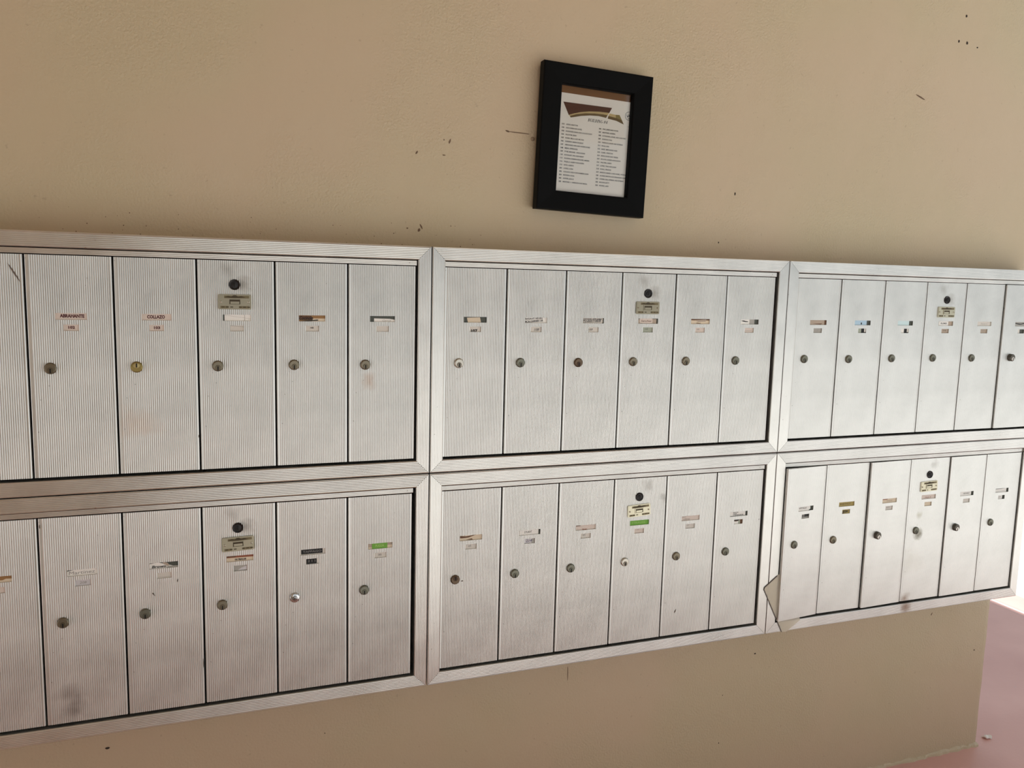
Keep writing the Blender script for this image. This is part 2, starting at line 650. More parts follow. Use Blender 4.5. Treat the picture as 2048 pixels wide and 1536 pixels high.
def make_master(parent, x, lit=False, tilt=0.0, seed=0):
    z = 0.3912 - DZ0
    mb = MB()
    r = .0100
    mb.lathe([(r * 1.03, .001), (r * 1.03, -.0014), (r * .96, -.0022), (r * .72, -.0014), (r * .68, -.0008), (0, -.0012)], x, z, 26, 0)
    mb.lathe([(.0045, -.0008), (.0045, -.0022), (0, -.0026)], x, z, 16, 0)
    mb.box(x - .0007, x + .0007, -.0032, -.0015, z - .004, z + .004, 1)
    o = mb.build('master_lock', [M_BLACKLOCK, M_KEY], parent)
    # stamped plate: rounded body, two rivets, framed window, engraved strips
    pw, ph, rr = .0305, .0144, .0035
    zc = 0.3585 - DZ0
    ct, st = math.cos(tilt), math.sin(tilt)

    def P(a, b):
        return (x + a * ct - b * st, zc + a * st + b * ct)

    pts = []
    for (qx, qz, a0) in ((pw - rr, ph - rr, 0), (-pw + rr, ph - rr, 90), (-pw + rr, -ph + rr, 180), (pw - rr, -ph + rr, 270)):
        for k in range(4):
            a = math.radians(a0 + 30 * k)
            pts.append(P(qx + rr * math.cos(a), qz + rr * math.sin(a)))
    mb = MB()
    mb.prism(pts, -.0016, .0005, 0)
    inner = [(zc and (x + (px - x) * .94, zc + (pz - zc) * .9)) for px, pz in pts]
    mb.prism(inner, -.0021, -.0014, 0)

    def R(a0, a1, b0, b1, y, mi):
        mb.prism([P(a0, b0), P(a1, b0), P(a1, b1), P(a0, b1)], y, -.0018, mi)

    # raised window frame and its dark window
    R(-.0115, .0115, .0045, .0060, -.0031, 0)
    R(-.0115, .0115, -.0062, -.0046, -.0031, 0)
    R(-.0115, -.0098, -.0046, .0045, -.0031, 0)
    R(.0098, .0115, -.0046, .0045, -.0031, 0)
    R(-.0098, .0098, -.0046, .0045, -.0023, 1)
    R(-.0080, .0082, -.0040, .0006, -.0024, 0)
    R(-.0190, .0262, .0068, .0118, -.00225, 3)
    R(-.0262, -.0120, -.0122, -.0080, -.00225, 3)
    R(.0080, .0262, -.0122, -.0080, -.00225, 3)
    # spread-wing emblem over a rule
    wing = [(-.020, .0086), (-.009, .0078), (0, .0072), (.009, .0078), (.020, .0086), (.012, .0110), (.006, .0100), (.0025, .0126), (-.0025, .0126), (-.006, .0100), (-.012, .0110)]
    mb.prism([P(a, b) for a, b in wing], -.0024, -.0018, 1)
    for k in range(7):
        a = -.024 + k * .0078
        if abs(a) < .004:
            continue
        R(a, a + .0052, -.0108, -.0090, -.0023, 1)
    for s in (-1, 1):
        px, pz = P(s * .0250, -.0002)
        mb.lathe([(.0019, -.0018), (.0019, -.0030), (.001, -.0036), (0, -.0037)], px, pz, 12, 2)
        R(s * .0250 - .0004, s * .0250 + .0004, -.0016, .0012, -.0038, 1)
    mb.build('lock_plate', [M_PLATE_LIT if lit else M_PLATE, M_PLATE_DK, M_RIVET, M_PLATE_PAT], parent)


# colours for the little cards
PAL = dict(white=(246, 242, 235), cream=(226, 208, 182), pink=(226, 210, 198), grey=(176, 172, 164), dark=(46, 44, 40), black=(16, 15, 15), tan=(158, 118, 72),
           brown=(106, 72, 46), rust=(150, 88, 62), blue=(186, 214, 232), ice=(214, 236, 238), green=(118, 176, 66), ltgreen=(166, 206, 112), gold=(176, 156, 92),
           dgold=(120, 100, 52), maroon=(84, 34, 36), ink=(38, 36, 44), pencil=(150, 146, 142), lilac=(214, 210, 212), emboss=(150, 148, 146), violet=(96, 88, 120), sage=(170, 176, 158),
           palebrown=(184, 166, 148), offwhite=(222, 215, 205))


def card_mat(c):
    return mat('card_' + c, PAL[c], .62)


def make_card(name, parent, cx, zc, hw, hh, elems, label=None):
    """a paper card behind a door window. elems use slot units: x 0..1, z 0..1"""
    mb, mats, y = MB(), [], [.0031]

    def mi(c):
        m = card_mat(c)
        if m not in mats:
            mats.append(m)
        return mats.index(m)

    def P(u, v):
        return (cx + (u - .5) * 2 * hw, zc + (v - .5) * 2 * hh)

    for e in elems:
        if e[0] == 'r':          # rectangle, optional tilt in slot heights across the width
            _, u0, v0, u1, v1, c = e[:6]
            t = e[6] if len(e) > 6 else 0.0
            mb.prism([P(u0, v0), P(u1, v0 + t), P(u1, v1 + t), P(u0, v1)], y[0] - .0002, y[0], mi(c))
        elif e[0] == 'p':
            mb.prism([P(u, v) for u, v in e[1]], y[0] - .0002, y[0], mi(e[2]))
        elif e[0] == 't':        # text, u, v (baseline), height, width in slot units, colour, bold, shear, rot
            _, s, u, v, h, wd, c = e[:7]
            bold, shear, rot = (list(e[7:]) + [0, 0, 0])[:3]
            px, pz = P(u, v)
            put_text(mb, s, px, pz, h * 2 * hh, y[0] - .0002, mi(c), bold, shear, rot, wd * 2 * hw)
        y[0] -= .00022
    o = mb.build(name, mats, parent, recalc=False)
    if label:
        o['label'] = label
    return o


W_, B_ = ('r', -.05, -.1, 1.05, 1.1, 'white'), ('r', -.05, -.1, 1.05, 1.1, 'cream')


def full(c, tilt=0):
    return ('r', -.05, -.15, 1.05, 1.15, c, tilt)


def small(s, u=.3, v=.45, c='pencil', h=.3, w=.3):
    return [full('offwhite'), ('t', s, u, v, h, w, c, .02)]


# per bank: seams of its doors, then per door name card, number card, lock (kind, up, proud), extra
UP1 = dict(
    marks=[(0, -.753, .404, .0012, .017, .5), (2, -.4565, .10, .0008, .003, 0)],
    row='upper', x0=-0.9, amp=.0013, seams=[-.8765, -.738, -.5965, -.4545, -.3125, -.1715, -.0315],
    doors=[
        dict(name=[full('white')], num=small('101'), lock=('aged', False)),
        dict(name=[full('pink'), ('t', 'ABRAHANTE', .15, .36, .5, .77, 'maroon', .05, 0, -.012)], num=[full('pink'), ('t', '102', .3, .34, .42, .42, 'maroon', .045)], lock=('aged', False)),
        dict(name=[full('pink'), ('t', 'COLLAZO', .18, .30, .5, .6, 'maroon', .05)], num=[full('pink'), ('t', '103', .3, .34, .42, .42, 'maroon', .045)], lock=('brass', True)),
        dict(name=[('r', .06, -.1, 1.05, 1.1, 'white'), ('p', [(.06, .93), (1.0, .36), (1.0, .33), (.06, .9)], 'grey'), ('r', .77, -.1, .785, 1.1, 'grey')],
             num=[full('offwhite'), ('p', [(-.05, .98), (1.05, .76), (1.05, .70), (-.05, .92)], 'grey')], lock=('aged', False), master=(0, .0)),
        dict(name=[full('tan'), ('r', .5, -.1, 1.05, .48, 'cream'), ('p', [(0, .9), (.46, .92), (.52, .5), (.48, .3), (0, .3)], 'brown'), ('p', [(.05, .12), (.4, .2), (.72, .3), (.74, .14), (.3, .04)], 'dark'),
                   ('t', 'Cocinolo', .02, .26, .62, .52, 'black', .02, .3)],
             num=[full('offwhite'), ('t', '105', .36, .5, .28, .26, 'ink', .03)], lock=('aged', False)),
        dict(name=[('p', [(.17, -.1), (1.05, -.1), (1.05, .34), (.8, .52), (.17, .58)], 'white'), ('t', 'Garcia', .5, .1, .3, .35, 'grey', 0, .3)], num=[full('offwhite')], lock=('aged', False)),
    ])
UP2 = dict(
    row='upper', x0=0.0, seams=[.0275, .1675, .3068, .4458, .586, .7258, .8660],
    doors=[
        dict(name=[('p', [(.2, -.1), (.77, -.1), (.72, .92), (.15, .84)], 'cream')], num=[full('offwhite'), ('t', '107', .18, -.12, .6, .55, 'black', .05)], lock=('nickel', False)),
        dict(name=[('p', [(-.05, 0), (.98, 0), (1.02, .1), (1.02, 1.1), (-.05, 1.1)], 'white'), ('t', 'ANGALIO NELSIN', .0, .55, .34, .8, 'ink', .02, 0, .05), ('t', 'MCALGARDEN OR', 0, .02, .38, .84, 'ink', .02, 0, .07)],
             num=[full('offwhite'), ('t', '108', .38, .25, .5, .44, 'ink', 0, .3)], lock=('green', False)),
        dict(name=[('p', [(-.05, -.1), (.9, -.1), (.97, .2), (.97, 1.1), (-.05, 1.1)], 'offwhite'), ('t', 'ANTHONY AND LINDA', .03, .70, .22, .9, 'ink', .03), ('t', 'MCC ROSS D.LAROSE', .03, .42, .22, .86, 'ink', .03, 0, .02), ('t', 'LUIS MARIA S. CARLOS', .03, .14, .2, .84, 'ink', .02, 0, .03)],
             num=[full('offwhite'), ('t', '109', .06, .3, .45, .42, 'ink', 0, .3)], lock=('brown', False)),
        dict(name=[('r', -.05, -.1, .95, .9, 'palebrown'), ('r', .1, .1, .74, 1.1, 'pink'), ('t', 'Sanchez', .15, .35, .4, .55, 'brown', 0, .3)], num=[full('sage'), ('t', '110', .3, .5, .3, .25, 'ink', 0)], lock=('aged', False), master=(0, .0)),
        dict(name=[full('cream'), ('r', -.05, .72, 1.05, 1.1, 'brown'), ('p', [(.25, .75), (.85, .9), (.8, .5), (.4, .42)], 'palebrown'), ('t', 'Aluz', .3, .05, .3, .25, 'brown', 0, .2)], num=[full('pink'), ('t', '111', .25, .5, .3, .22, 'ink')], lock=('aged', False)),
        dict(name=[('r', -.05, -.1, .52, 1.1, 'white'), ('r', .52, -.1, .8, 1.1, 'grey'), ('p', [(.05, .72), (.2, .76), (.3, .64), (.42, .6), (.46, .48), (.3, .46), (.14, .58)], 'black')], num=[full('pink'), ('r', .1, .4, .9, .47, 'grey')], lock=('green', False)),
    ])
UP3 = dict(
    row='upper', x0=0.9, amp=.0004, seams=[.9280, 1.0685, 1.2110, 1.3540, 1.4950, 1.6370, 1.7730], off=.004, ajar={5: 1.6},
    doors=[
        dict(name=[full('palebrown'), ('p', [(.2, .2), (.8, .3), (.7, .1)], 'brown'), ('r', .92, -.1, 1.05, 1.1, 'brown')], num=[full('grey'), ('t', '113', .2, .35, .3, .4, 'pencil')], lock=('green', False)),
        dict(name=[('r', -.05, -.1, .8, 1.1, 'blue'), ('r', .43, .15, .5, .55, 'black')], num=[('r', -.05, -.1, .48, 1.1, 'sage'), ('r', .48, -.1, .82, 1.1, 'black'), ('r', .85, .2, 1.05, 1.1, 'white')], lock=('green', False)),
        dict(name=[('r', -.05, -.1, .8, 1.1, 'ice')], num=[('r', -.05, -.1, .5, 1.1, 'white'), ('r', .5, -.1, .85, 1.1, 'black'), ('r', .87, .2, 1.05, 1.1, 'white')], lock=('green', False)),
        dict(name=[full('palebrown'), ('r', .08, -.1, .72, .95, 'white'), ('t', 'FLORES', .2, .35, .35, .42, 'ink', .02)], num=[full('palebrown'), ('t', '116', .3, .45, .35, .4, 'ink')], lock=('green', False), master=(1, .0)),
        dict(name=[full('offwhite'), ('t', 'Perez C.', .3, .3, .4, .5, 'grey', 0, .2)], num=[full('palebrown'), ('t', '117', .3, .45, .3, .4, 'pencil')], lock=('green', False)),
        dict(name=[full('grey'), ('p', [(.0, .8), (.5, .6), (.9, .9), (.9, .6), (.4, .35), (.0, .6)], 'dark')], num=[('r', -.05, -.1, .42, 1.1, 'offwhite')], lock=('proud', False, .010)),
    ])
LO1 = dict(
    marks=[(2, -.5015, -.184, .001, .003, -.3), (2, -.545, -.2074, .0012, .0045, .6), (1, -.7328, -.0573, .001, .004, 0), (2, -.458, -.36, .0008, .009, 0)],
    row='lower', x0=-0.9, amp=.0013, seams=[-.8765, -.7365, -.5955, -.4550, -.3150, -.1725, -.0345],
    doors=[
        dict(name=[full('tan'), ('p', [(-.05, -.1), (1.05, -.1), (1.05, .45), (.8, .5), (.7, .3), (-.05, .42)], 'cream')], num=[full('pink')], lock=('aged', False)),
        dict(name=[('p', [(-.05, -.1), (1.05, -.1), (1.05, 1.1), (.3, .98), (-.05, .72)], 'white'), ('t', 'Martinez', .05, .18, .55, .86, 'pencil', .0, .1, .02)], num=[full('lilac'), ('t', '208', .28, .28, .42, .46, 'pencil', 0, .15)], lock=('aged', False)),
        dict(name=[('p', [(-.05, -.1), (1.05, -.1), (.68, .45), (.3, .95), (-.05, .8)], 'white'), ('p', [(.45, .98), (.62, .8), (.7, .4), (.62, .3), (.5, .6)], 'palebrown'), ('p', [(.62, .3), (1.05, .2), (1.05, -.1), (.6, -.1)], 'grey'),
                   ('t', 'Brown', .08, .1, .42, .5, 'black', .02, .2)], num=[full('offwhite'), ('r', .1, .2, .9, .24, 'grey')], lock=('green', False)),
        dict(name=[full('cream'), ('p', [(-.05, .62), (1.05, .58), (1.05, 1.1), (-.05, 1.1)], 'rust'), ('r', -.05, .72, .34, 1.1, 'brown'), ('t', 'OLYMALUB', .3, .16, .28, .42, 'ink', .03)], num=[full('grey'), ('p', [(.3, .1), (.6, .5), (1, .8), (1, .1)], 'lilac')], lock=('aged', False), master=(0, .02)),
        dict(name=[full('offwhite'), ('r', .06, .12, .9, 1.05, 'black'), ('t', 'TAPPAGO', .13, .36, .36, .72, 'emboss', .0)], num=[full('white'), ('r', 0, .02, .84, 1.05, 'black'), ('t', '2 1 1', .14, .34, .42, .58, 'emboss', .01)], lock=('chrome', False),
             nl='glossy black embossed name strip', kl='shiny chrome lock with a round nose'),
        dict(name=[full('palebrown'), ('r', -.05, -.1, .2, .3, 'cream'), ('r', .8, -.1, 1.05, .5, 'cream'), ('r', .16, -.1, .8, 1.1, 'green'), ('t', 'PUGLIA', .3, .3, .45, .36, 'ltgreen', .03)], num=[full('offwhite'), ('t', '212', .35, .38, .32, .26, 'ink', .02)], lock=('green', False), nl='short bright green name strip'),
    ])
LO2 = dict(
    marks=[(4, .628, -.385, .0012, .006, -.5), (0, .078, -.248, .003, .0012, 0), (5, .86, -.17, .0008, .002, 0)],
    row='lower', x0=0.0, seams=[.0275, .1675, .3060, .4470, .5880, .7295, .8675],
    doors=[
        dict(name=[full('cream'), ('p', [(-.05, .95), (.3, .75), (.75, .95), (.4, .5), (.1, .45), (-.05, .55)], 'brown'), ('p', [(.3, .1), (.55, .3), (.6, .05)], 'brown')], num=[full('offwhite'), ('t', '213', .3, .45, .25, .25, 'ink')], lock=('brown', True)),
        dict(name=[('r', -.05, -.1, .93, 1.1, 'white'), ('t', 'STUART', .26, .32, .4, .36, 'ink', .0, .25, .02)], num=[full('lilac'), ('r', .75, -.1, 1.05, 1.1, 'grey'), ('t', '214', .2, .25, .55, .55, 'violet', .0, .2)], lock=('green', False)),
        dict(name=[full('pink'), ('r', -.05, .78, .25, 1.1, 'brown'), ('t', 'Rivas', .35, .02, .22, .22, 'rust', .03)], num=[full('offwhite'), ('t', '215', .25, .5, .3, .26, 'ink')], lock=('green', False)),
        dict(name=[full('green'), ('t', 'STRAUSS', .12, .3, .4, .7, 'ltgreen', .0)], num=[full('pink'), ('t', '216', .3, .6, .22, .22, 'pencil')], lock=('nickel', False), master=(1, .05), nl='full width bright green name strip'),
        dict(name=[full('pink'), ('t', 'CAROL', .03, .65, .22, .25, 'pencil'), ('t', 'Ulcos', .15, .1, .35, .35, 'pencil', 0, .4, .05)], num=[full('offwhite'), ('t', '217', .2, .5, .3, .25, 'pencil')], lock=('aged', False)),
        dict(name=[('r', .03, .06, .92, .95, 'white'), ('t', 'ZAYAS', .2, .7, .2, .3, 'ink', .02), ('t', 'ALBA', .2, .42, .2, .22, 'ink', .02), ('t', 'C.GONZALEZ M.', .2, .16, .2, .6, 'ink', .02)],
             num=[full('brown'), ('p', [(0, -.1), (.55, -.1), (.55, .6), (.3, .5), (0, .62)], 'white'), ('r', .55, -.1, .75, .8, 'sage'), ('r', 0, .7, .6, 1.1, 'black')], lock=('green', False)),
    ])
LO3 = dict(
    row='lower', x0=0.9, amp=.0004, seams=[.9300, 1.0650, 1.2080, 1.3510, 1.4930, 1.6310, 1.7690], off=.002, ajar={0: 5.5, 2: 2.0, 4: 1.0},
    doors=[
        dict(name=[('p', [(-.05, -.1), (.7, -.1), (.85, .3), (.85, .8), (.75, 1.0), (-.05, .9)], 'white'), ('t', 'VITALE', .1, .45, .35, .5, 'ink', .0, .2)], num=[full('grey'), ('r', .45, .3, 1.05, 1.1, 'dark'), ('t', '219', .1, .3, .5, .5, 'ink', .03)], lock=('green', False)),
        dict(name=[full('gold'), ('t', 'PORTNOY', .12, .3, .4, .7, 'dgold', .02)], num=[full('gold'), ('r', 0, -.1, .3, .7, 'dgold'), ('t', '220', .2, .25, .5, .6, 'black', .04)], lock=('aged', False), nl='gold foil name strip'),
        dict(name=[full('cream'), ('r', -.05, .75, .4, 1.1, 'rust'), ('t', 'Lopez', .35, .3, .35, .4, 'palebrown', 0, .2)], num=[full('offwhite'), ('t', '221', .2, .4, .35, .45, 'pencil')], lock=('proud', False, .0085)),
        dict(name=[full('pink'), ('t', 'Mejia E.', .3, .2, .3, .45, 'rust', 0)], num=[full('cream')], lock=('green', False), master=(1, .03)),
        dict(name=[('r', -.05, -.1, .88, 1.1, 'white'), ('t', 'NEVAREZ', .3, .35, .35, .45, 'ink', .0)], num=[full('offwhite')], lock=('proud', False, .0085)),
        dict(name=[('p', [(-.05, -.1), (.9, 0), (.9, .95), (.5, .8), (-.05, .8)], 'white'), ('r', .1, .25, .8, .3, 'grey')], num=[('r', -.05, -.1, .75, 1.1, 'white'), ('t', '224', .15, .3, .4, .4, 'pencil')], lock=('green', False)),
    ])

BW, BH = 0.9, 0.479
M_SCRATCH = mat('scratch_dirt', (104, 92, 84), .8)
GROUP = 'banks of apartment mailboxes on the beige wall'


def make_bank(spec, label, door_mats, bottom_mat=None):
    zb = Z0 if spec['row'] == 'upper' else Z0 - BH
    x0 = spec['x0']
    root = empty('mailbox_bank', (x0, 0, zb), label, 'mailboxes', GROUP)
    e = 0.0004
    L, H = BW - 2 * e, BH - 2 * e
    ra = {-.9: .00055, 0.0: .00030, .9: .0002}[x0]
    rail(L, lambda s, u, y: (e + s, y, e + u), root, bottom_mat or M_ALU_RAIL, ra)
    rail(L, lambda s, u, y: (e + s, y, e + H - u), root, M_ALU_RAIL, ra)
    rail(H, lambda s, u, y: (e + u, y, e + s), root, M_ALU_RAIL, ra)
    rail(H, lambda s, u, y: (e + L - u, y, e + s), root, M_ALU_RAIL, ra)
    mb = MB()
    mb.box(.026, BW - .026, .030, .0995, .026, BH - .026)
    mb.build('case', M_DARK, root)
    # header strip above the doors, ribbed lengthwise
    seams = [s - x0 for s in spec['seams']]
    hx0, hx1 = RAIL_W + .0012, seams[-1] + .0005
    pr = [(.4384, .016), (.4384, .0056)] + [(z, .0050 + d) for z, d in reeds(.4388, .4480, .0004)] + [(.4484, .0056), (.4484, .016)]
    vs = [(hx0, y, z) for z, y in pr] + [(hx1, y, z) for z, y in pr]
    n = len(pr)
    mesh_obj('header_bar', vs, [(i, (i + 1) % n, (i + 1) % n + n, i + n) for i in range(n)] + [tuple(range(n)), tuple(range(n, 2 * n))], M_ALU_RAIL, root)
    off = spec.get('off', 0.0)
    doors = []
    for i, d in enumerate(spec['doors']):
        a, b = seams[i] + .0014, seams[i + 1] - .0013
        w, h = b - a, DZ1 - DZ0
        cx = w / 2 + off
        dm = door_mats.get(i, M_ALU)
        door = door_mesh(w, cx, dm, root, h, spec.get('amp', AMP))
        ang = spec.get('ajar', {}).get(i, 0.0)
        jig = random.uniform(-.0006, .0006)
        if ang:
            door.matrix_local = Matrix.Translation((b, .004, DZ0)) @ Matrix.Rotation(math.radians(ang), 4, 'Z') @ Matrix.Translation((-w, 0, 0))
        else:
            door.location = (a, .0045 + jig, DZ0)
        mb = MB()
        mb.box(cx - .030, cx + .030, .0034, .0044, SLOT_Z[0] - DZ0 - .003, SLOT_Z[1] - DZ0 + .003)
        mb.box(cx - .017, cx + .017, .0034, .0044, NUM_Z[0] - DZ0 - .003, NUM_Z[1] - DZ0 + .003)
        mb.build('card_holder', M_BACK, door)
        make_card('name_card', door, cx, sum(SLOT_Z) / 2 - DZ0, .0256, .0060, d['name'], d.get('nl'))
        make_card('number_card', door, cx, sum(NUM_Z) / 2 - DZ0, .0128, .00575, d['num'])
        lk_ = d['lock']
        make_lock(door, .0335 + off * .7, .2350 - DZ0 + random.uniform(-.0012, .0012), lk_[0], lk_[1], lk_[2] if len(lk_) > 2 else .0042, label=d.get('kl'))
        if 'master' in d:
            make_master(door, cx - .0035, bool(d['master'][0]), d['master'][1])
            door['label'] = 'door with a black round lock and a stamped metal plate'
        doors.append(door)
    for (i, wx, wz, rx, rz, rot) in spec.get('marks', []):
        lx, lz = wx - x0 - seams[i] - .0012, wz + Z0 - zb - DZ0
        mb = MB()
        ring = [(rx * math.cos(2 * PI * k / 8) * random.uniform(.7, 1.2), rz * math.sin(2 * PI * k / 8) * random.uniform(.7, 1.2)) for k in range(8)]
        mb.prism([(lx + a * math.cos(rot) - b * math.sin(rot), lz + a * math.sin(rot) + b * math.cos(rot)) for a, b in ring], -.0004, .0003)
        mb.build('scratch', M_SCRATCH, doors[i])
    return root


def smudge(rgb=(120, 108, 92), amt=.5):
    return alu_material('smudged_aluminium', [(.082, .360, .022, amt, rgb), (.055, .385, .020, amt * .6, rgb)])


M_SM = smudge()
make_bank(UP1, 'ribbed aluminium mailbox bank whose first clear cards are printed 102 and 103', {3: M_SM, 5: alu_material('stained_aluminium', [(.044, .164, .022, .55, (186, 152, 124))]), 2: alu_material('streaked_aluminium', [(.03, .10, .045, .35, (198, 160, 124))])})
make_bank(UP2, 'ribbed aluminium mailbox bank directly below the black picture frame', {3: M_SM})
make_bank(UP3, 'aluminium mailbox bank with two pale blue name cards beside each other', {3: M_SM})
make_bank(LO1, 'ribbed aluminium mailbox bank with a black embossed name strip and a chrome lock', {3: smudge((110, 98, 84), .45), 1: alu_material('grimy_aluminium', [(.05, .02, .030, .55, (110, 98, 88)), (.036, .06, .03, .4, (120, 108, 98))])})
make_bank(LO2, 'ribbed aluminium mailbox bank with a full width green strip under its metal plate', {3: alu_material('rubbed_aluminium', [(.134, .352, .016, .75, (100, 90, 78)), (.085, .382, .02, .5, (110, 100, 88))])})
M_RUSTRAIL = alu_material('rust_stained_rail', [(.470, .020, .030, .8, (128, 96, 70))], (216, 214, 208), 0.28)
make_bank(LO3, 'mailbox bank near the wall corner with a bent door and a plastic sleeve behind it',
          {3: alu_material('dirty_aluminium', [(.045, .194, .022, .95, (112, 106, 84)), (.046, .184, .014, .8, (96, 88, 70)), (.040, .245, .018, .6, (150, 142, 116)), (.018, .006, .024, .8, (128, 98, 74)), (.085, .385, .018, .5, (110, 100, 88)), (.03, .12, .05, .25, (170, 160, 136))])}, M_RUSTRAIL)

# ------------------------------------------------------------------ plastic sleeve stuck behind the bent door
def plastic_material():
    m = bpy.data.materials.new('cloudy_plastic')
    m.use_nodes = True
    b = m.node_tree.nodes['Principled BSDF']
    b.inputs['Base Color'].default_value = (*lin((236, 229, 214)), 1)
    b.inputs['Roughness'].default_value = .35
    out = m.node_tree.nodes['Material Output']
    tr = nd(m, 'ShaderNodeBsdfTransparent')
    tr.inputs['Color'].default_value = (*lin((250, 246, 238)), 1)
    mx = nd(m, 'ShaderNodeMixShader')
    mx.inputs['Fac'].default_value = .42
    lk(m, tr.outputs[0], mx.inputs[1])
    lk(m, b.outputs[0], mx.inputs[2])
    lk(m, mx.outputs[0], out.inputs['Surface'])
    return m


M_EDGE = mat('plastic_edge', (88, 76, 68), .5)
sleeve = empty('plastic_sleeve', (.884, -.0012, Z0 - .353), 'cloudy plastic sleeve wedged behind the bent mailbox door', 'sleeve')
sleeve.rotation_euler = (0, 0, math.radians(.5))
u = Vector((.066, -.124)).normalized()
v = Vector((.80, .575)).normalized()


def S(a, b):
    return (a * u.x + b * v.x, a * u.y + b * v.y)


pts = [S(0, .004), S(.0012, .0012), S(.004, 0), S(.142, 0), S(.152, .012), S(.155, .064), S(.004, .060), S(0, .056)]
mb = MB()
mb.prism(pts, -.0004, .0004)
mb.build('sheet', plastic_material(), sleeve)
mb = MB()
for p, q in (((0, .004), (0, .050)), ((.004, 0), (.142, 0)), ((.004, 0), (0, .004))):
    a, b = Vector(S(*p)), Vector(S(*q))
    d = (b - a).normalized() * .0009
    nrm = Vector((-d.y, d.x))
    mb.prism([tuple(a + nrm), tuple(b + nrm), tuple(b - nrm), tuple(a - nrm)], -.0008, .0006)
o = mb.build('edge_bead', M_EDGE, sleeve)  # thin dark strip along two edges and the clipped corner
o['label'] = 'dark edge of the sleeve'

# ------------------------------------------------------------------ framed directory above the mailboxes
frame = empty('picture_frame', (.3950, WY, Z0 + .7298), 'crooked black picture frame holding a printed building directory on the wall', 'picture frame')
frame.rotation_euler = (0, math.radians(1.78), 0)
M_BLACK = mat('black_frame_paint', (3, 3, 3), .5, 0, .1)
FW, FH, IW, IH = .1360, .1597, .0889, .1163


def frame_side(kind):
    # mitred moulding: outer edge thick, gently falling towards the sight edge
    prof = [(0.0045, 0.0), (0.0, -.0120), (0.0, -.0325), (.0012, -.0346), (.0030, -.0350), (.0448, -.0325), (.0466, -.0310), (.0475, -.0285), (.0475, -.0100)]
    ends = []
    for s in (-1, 1):
        ring = []
        for t, y in prof:
            if kind in ('top', 'bottom'):
                k = t / .0475
                hw = FW - k * (FW - IW)
                z = FH - k * (FH - IH)
                ring.append((s * hw, y, z if kind == 'top' else -z))
            else:
                k = t / .0475
                hw = FW - k * (FW - IW)
                z = FH - k * (FH - IH)
                ring.append((hw if kind == 'right' else -hw, y, s * z))
        ends.append(ring)
    n = len(prof)
    vs = ends[0] + ends[1]
    fs = [(i, (i + 1) % n, (i + 1) % n + n, i + n) for i in range(n)] + [tuple(range(n)), tuple(range(n, 2 * n))]
    return mesh_obj('frame_moulding', vs, fs, M_BLACK, frame)


for k in ('top', 'bottom', 'left', 'right'):
    frame_side(k)
mb = MB()
mb.box(-.095, .095, -.0170, -.0100, -.122, .122)
mb.build('backing_board', mat('brown_board', (128, 88, 56), .9, 0, .1), frame)
mb = MB()
mb.box(-.094, .0948, -.0180, -.0172, -.1215, .1003)
sheet = mb.build('directory_sheet', mat('directory_paper', (248, 243, 234), .8, 0, .2), frame)
PY = -.0181
mb = MB()


def flat(pts, mi, y):
    mb.prism(pts, y, PY + .0001, mi)


TRAP = [(-.079, .0805), (.0427, .0819), (.0368, .0702), (.0093, .0694), (-.0128, .0674), (-.0345, .0632), (-.0507, .0584), (-.0641, .0535)]
CREAM = [(-.0641, .0535), (-.0507, .0584), (-.0345, .0632), (-.0128, .0674), (.0093, .0697), (.0368, .0702), (.0327, .0645), (.0209, .065), (-.0015, .0642), (-.0235, .0619), (-.0452, .0573), (-.0612, .0515)]
BAND = [(-.0612, .0515), (-.0452, .0573), (-.0235, .0619), (-.0015, .0642), (.0209, .065), (.0327, .0645), (.0293, .0582), (.01, .06), (-.0122, .0585), (-.0341, .0548), (-.0502, .0504), (-.0588, .0484)]
CREAM2 = [(.038, .0691), (.0534, .068), (.054, .0612), (.0351, .0633)]
GOLD2 = [(.0534, .068), (.0631, .0687), (.0702, .0578), (.054, .0612)]
BAND2 = [(.0351, .0633), (.054, .0612), (.0702, .0578), (.0755, .049), (.0556, .055), (.0333, .0572)]
for pl, mi in ((TRAP, 0), (CREAM, 1), (BAND, 2), (CREAM2, 1), (GOLD2, 3), (BAND2, 2)):
    flat(pl, mi, PY - .00015)
mb.build('header_graphic', [mat('print_brown', (88, 52, 42), .9, 0, .1), mat('print_cream', (206, 184, 134), .9, 0, .1), mat('print_bronze', (112, 92, 62), .9, 0, .1), mat('print_gold', (150, 134, 84), .9, 0, .1)], sheet)
